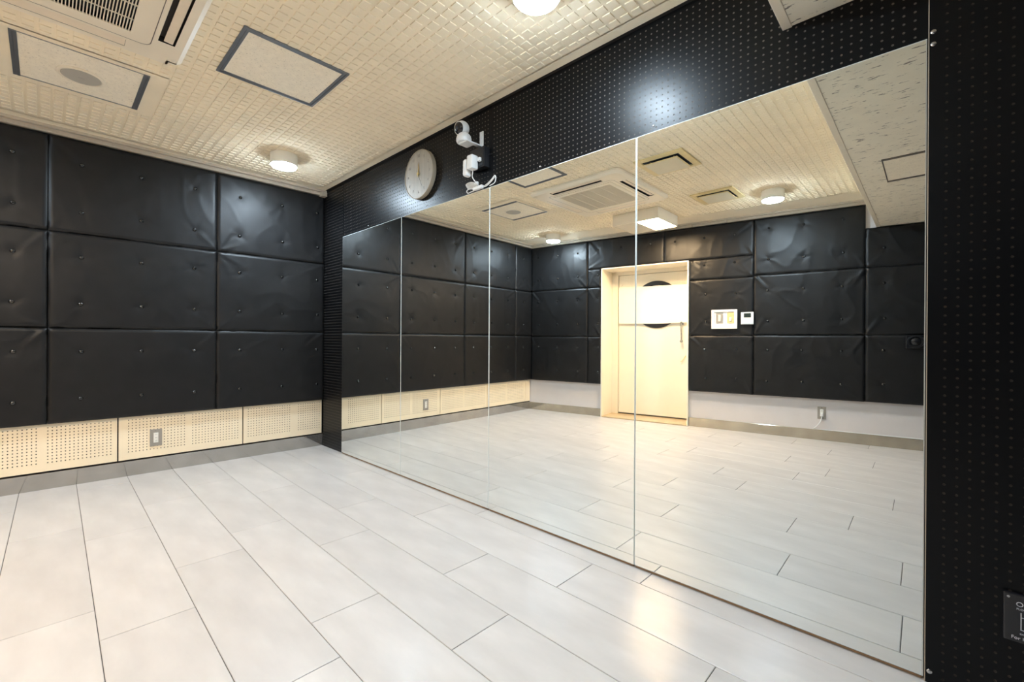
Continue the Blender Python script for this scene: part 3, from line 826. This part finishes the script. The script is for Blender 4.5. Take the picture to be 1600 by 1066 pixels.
sw = empty('switch_panel', MD @ T((2.541, .057, 1.218))); tag(sw, 'white framed double switch panel on the black pads right of the door', 'switch')
mb = MB()
mb.box(-.128, 0, -.104, .128, .010, .104, .002)
mb.build('back_plate', M['clear_cover'], sw)
mb = MB()
for a, b, c_, d in ((-.128, -.104, -.100, .104), (.100, -.104, .128, .104), (-.1, -.104, .1, -.058), (-.1, .080, .1, .104)): mb.box(a, .008, b, c_, .022, d, .002)
mb.build('cover_frame', M['clear_cover'], sw)
mb = MB(); mb.box(-.082, .010, -.044, -.012, .015, .074, .001); mb.build('switch_plate', M['plate_steel'], sw)
mb = MB(); mb.box(-.060, .015, -.025, -.032, .020, .048, .002); mb.build('rocker', M['cream_switch'], sw)
mb = MB(); mb.box(.030, .010, -.044, .096, .015, .074, .001); mb.build('switch_plate', M['amber'], sw)
mb = MB(); mb.box(.050, .015, -.025, .074, .020, .020, .002); mb.build('rocker', M['cream_switch'], sw)
rc = empty('remote_control', MD @ T((2.765, .057, 1.219))); tag(rc, 'small white wall controller with dark display beside the switch panel', 'control panel')
mb = MB(); mb.box(-.060, 0, -.062, .060, .016, .070, .004); mb.build('body', M['white_plastic'], rc)
mb = MB(); mb.box(-.032, .016, .012, .036, .0175, .058, .001); mb.build('display', M['lcd'], rc)
mb = MB(); mb.box(-.054, .016, -.055, .054, .019, .002, .002); mb.build('key_cover', M['blue_white'], rc)
ln = empty('camera_stand_in', MD @ T((4.103, .060, .983))); tag(ln, 'round glossy black lens-like fixture on the black pads, at the mirror\'s right edge', 'camera stand-in')  # lens body added on the wall in place of the camera's own reflection
mb = MB(); mb.box(-.064, -.03, -.062, .064, .004, .058, .006); mb.build('back_box', M['black_plastic'], ln)
mb = MB(); mb.lathe([(.058, 0), (.058, .03), (.055, .036), (.046, .036), (.040, .022), (.02, .018)], axis='y', n=40); mb.build('barrel', M['black_plastic'], ln, None, True)
mb = MB(); mb.lathe([(.040, .020), (.03, .029), (.015, .034), (.0001, .036)], axis='y', n=40); mb.build('glass_dome', M['sign_black'], ln, None, True)

# ------------------------------------------------------------------ THINGS ON THE MIRROR WALL
# clock
ck = empty('wall_clock', MM @ T((-1.561, -XP+.0003, 2.088))); tag(ck, 'round pale wood wall clock with thin brass hands above the mirrors', 'clock')
R0 = .163
mb = MB(); mb.lathe([(R0-.006, 0), (R0, .004), (R0, .030), (R0-.002, .033), (R0-.006, .033), (R0-.0065, .029)], axis='y', n=72); mb.build('rim', M['clock_rim'], ck, None, True)
mb = MB(); mb.cyl((0, .026, 0), R0-.0068, .004, 'y', 72); mb.build('dial', M['clock_face'], ck)
def text_mesh(name, txt, size, depth=.0006, align='CENTER'):
    cu = bpy.data.curves.new(name, 'FONT'); cu.body = txt; cu.size = size; cu.extrude = depth; cu.align_x = align; cu.align_y = 'CENTER'
    ob = bpy.data.objects.new('tmp', cu); COL.objects.link(ob)
    dg = bpy.context.evaluated_depsgraph_get(); dg.update()
    me = bpy.data.meshes.new_from_object(ob.evaluated_get(dg)); me.name = name
    bpy.data.objects.remove(ob, do_unlink=True); bpy.data.curves.remove(cu)
    return me
# text lies in local XY, must face +y of the wall frame, reading direction: viewer sees +s to the LEFT
TXR = Matrix(((-1, 0, 0, 0), (0, 0, 1, 0), (0, 1, 0, 0), (0, 0, 0, 1)))
for h_ in range(1, 13):
    a = math.radians(90-30*h_); me = text_mesh('numeral', str(h_), .026)
    me.materials.append(M['clock_mark'])
    link('numeral', me, None, ck, T((-.122*math.cos(a), .0302, .122*math.sin(a))) @ TXR)
mb = MB()
for k in range(60):
    if True:
        a = math.radians(6*k); L0 = .150 if k % 5 else .143
        d = Vector((math.cos(a), 0, math.sin(a))); t = Vector((-math.sin(a), 0, math.cos(a)))*.0007
        p0, p1 = d*L0, d*.155; yv = Vector((0, .0303, 0))
        mb.add([p0+t+yv, p1+t+yv, p1-t+yv, p0-t+yv], [(0, 1, 2, 3)])
mb.build('minute_mark', M['clock_mark'], ck)
def hand(name, hour_deg, length, wd, y, m_, tail=.02):
    a = math.radians(90-hour_deg); d = Vector((-math.cos(a), 0, math.sin(a))); t = d.cross(Vector((0, 1, 0)))
    mb = MB(); Q = [d*-tail+t*wd*.6, d*length*.3+t*wd, d*length, d*length*.3-t*wd, d*-tail-t*wd*.6]
    mb.add([q+Vector((0, y, 0)) for q in Q]+[q+Vector((0, y+.0012, 0)) for q in Q], [(0, 1, 2, 3, 4), (5, 6, 7, 8, 9)]+[(i, (i+1) % 5, 5+(i+1) % 5, 5+i) for i in range(5)])
    mb.build(name, m_, ck)
hand('hour_hand', 358, .070, 0.0042, .0325, M['brass']); hand('minute_hand', 6, .078, .0030, .035, M['brass'])
hand('second_hand', 152, .105, .0012, .0372, M['clock_mark'], .03)
mb = MB(); mb.cyl((0, .030, 0), .010, .0088, 'y', 20); mb.build('hub', M['brass'], ck, None, True)

# security camera: pan-tilt ball head on a bracket
sc = empty('security_camera', MM @ T((-2.11, .085, 2.110))); tag(sc, 'white ball-head security camera on a white wall bracket above the mirrors', 'camera')
mb = MB(); prof = [(.030, -.004), (.040, 0), (.044, .008), (.044, .022), (.040, .036), (.032, .046), (.026, .052)]
mb.lathe(prof, n=40); mb.build('base', M['white_plastic'], sc, None, True)
mb = MB(); R = .0425
pr_ = [(max(.0001, R*math.sin(math.radians(t))), -R*math.cos(math.radians(t))) for t in range(0, 181, 10)]
mb.lathe(pr_, n=40); mb.build('head', M['white_plastic'], sc, T((.012, .004, .084)), True)
# dark front of the ball, pointing into the room and a little to the far side
face_dir = Vector((-.10, .86, -.22)).normalized()
q = face_dir.to_track_quat('Z', 'Y').to_matrix().to_4x4()
RA = lambda rr, t: (max(.0001, rr*math.sin(math.radians(t))), rr*math.cos(math.radians(t)))
mb = MB(); mb.lathe([RA(.0434, t) for t in (50, 42, 34, 26, 18, 10, 0)], n=40)
mb.build('lens_window', M['sign_black'], sc, T((.012, .004, .084)) @ q, True)
mb = MB(); mb.lathe([RA(.0424, 60), RA(.0446, 58), RA(.0452, 54), RA(.0446, 50), RA(.0430, 49)], n=40)
mb.f = [f for f in mb.f if len(f) == 4]; mb.m = [0]*len(mb.f)
mb.build('head_rim', M['white_plastic'], sc, T((.012, .004, .084)) @ q, True)
mb = MB(); mb.lathe([(.010, .040), (.009, .0455), (.0001, .046)], n=20)
mb.build('lens', M['black_plastic'], sc, T((.012, .004, .084)) @ q, True)
mb = MB()
mb.box(-.062, -.0985, -.004, -.032, -.0925, .082, .002)
mb.box(-.060, -.0955, -.012, -.034, -.03, -.004, .002)
mb.box(-.060, -.040, -.013, .018, .026, -.005, .002)
mb.cyl((-.047, -.0925, .060), .0045, .0015, 'y', 12); mb.cyl((-.047, -.0925, .03), .0045, .0015, 'y', 12)
mb.build('bracket', M['white_plastic'], sc, None, False)

# black outlet box
bx = empty('outlet_box', MM @ T((-2.162, -XP+.0002, 2.022))); tag(bx, 'black surface outlet box with plugs, below the security camera', 'outlet box')
mb = MB(); mb.box(-.060, 0, -.058, .060, .045, .058, .003); mb.build('box', M['black_plastic'], bx)
mb = MB(); mb.box(-.055, .045, -.052, .055, .049, .052, .001); mb.build('face_plate', M['black_plastic'], bx)
mb = MB(); mb.box(-.085, 0, .012, -.060, .006, .020, .001); mb.build('cable_stub', M['black_plastic'], bx)
mb = MB(); mb.box(-.045, .049, -.030, -.025, .066, -.008, .003)
o = mb.build('plug', M['white_plastic'], None, MM @ T((-2.162, -XP, 2.022))); tag(o, 'tiny white plug in the black outlet box, beside the adapters', 'plug')
mb = MB(); mb.box(-.024, 0, -.040, .024, .050, .040, .008)
ad1 = mb.build('power_adapter', M['white_plastic'], None, MM @ T((-2.157, -XP+.0495, 1.990)), True); tag(ad1, 'white square-edged power adapter in the black outlet box, trailing a thin lead', 'adapter')
mb = MB(); mb.box(-.018, 0, -.055, .018, .046, .045, .014)
ad2 = mb.build('power_adapter', M['white_plastic'], None, MM @ T((-2.108, -XP+.0495, 1.975)), True); tag(ad2, 'white rounded power adapter hanging lowest at the far side of the outlet box', 'adapter')

# cable coil lying on top of the mirrors
ZT = MZ1
y0 = -2.12
cb = empty('cable_bundle', MM @ T((y0, -.004, ZT+.003))); tag(cb, 'white coiled cable bundle resting on the top edge of the mirrors', 'cable')
mb = MB(); mb.tube(catmull([(-.030, .055, .102), (-.028, .054, .09), (-.018, .048, .07), (-.026, .042, .05), (-.032, .03, .036), (-.03, .012, .026)]), .0028, 8)
mb.build('lead', M['white_plastic'], cb, None, True)
mb = MB()
for k in range(4):
    dz = .030+.004*k; dy = .004*k
    mb.tube(catmull([(-.010, .006+dy, dz), (.02, .010+dy, dz+.010), (.055, .010+dy, dz+.012), (.070, .008+dy, dz+.004), (.055, .006+dy, dz-.006), (.02, .005+dy, dz-.006), (-.010, .006+dy, dz)]), .0026, 7)
mb.build('coil', M['white_plastic'], cb, None, True)
mb = MB(); mb.tube(catmull([(-.04, .008, .008), (.01, .012, .014), (.05, .012, .022), (.074, .010, .016), (.066, .008, .002), (.03, .008, .0035), (-.02, .008, .004)]), .003, 8)
mb.tube(catmull([(-.06, .006, .010), (-.10, .008, .018), (-.14, .010, .034), (-.165, .010, .050), (-.172, .008, .036), (-.16, .006, .012), (-.12, .006, .004)]), .0028, 8)
mb.tube(catmull([(-.05, .006, .014), (-.09, .010, .006), (-.13, .010, .020), (-.168, .008, .046)]), .0028, 8)
mb.build('loop', M['white_plastic'], cb, None, True)
mb = MB(); mb.box(-.070, .0, .0, .012, .022, .022, .007); mb.box(-.03, .006, .026, -.006, .022, .05, .006); mb.build('inline_block', M['white_plastic'], cb, None, True)

# sign on the black board at the right
sg = empty('wall_sign', MM @ T((-4.290, .0006, .262))); tag(sg, 'small black plaque with white print, low on the black perforated board', 'sign')
mb = MB(); mb.box(-.078, 0, -.062, .078, .014, .062, .003); mb.build('plaque', M['sign_black'], sg)
mb = MB(); mb.cyl((.069, .014, .052), .003, .001, 'y', 12); mb.build('screw', M['steel'], sg)
for nm, tx, sz, xx, zz in (('lettering', 'Overview', .0165, .056, .037), ('lettering', 'FLOOR GUIDE', .007, .055, .025), ('lettering', 'EXIT', .0055, .049, -.038), ('lettering', 'For Home', .0115, .064, -.050)):
    me = text_mesh(nm, tx, sz, .0003, 'LEFT'); me.materials.append(M['sign_text'])
    link(nm, me, None, sg, T((xx, .0143, zz)) @ TXR)
mb = MB()
for a, b, c_, d in ((.046, -.028, .0478, .017), (-.05, -.028, .046, -.0265), (-.05, .004, .046, .0053), (.01, -.028, .0112, .004)): mb.box(a, .0139, b, c_, .0146, d)
mb.build('plan_line', M['sign_text'], sg)
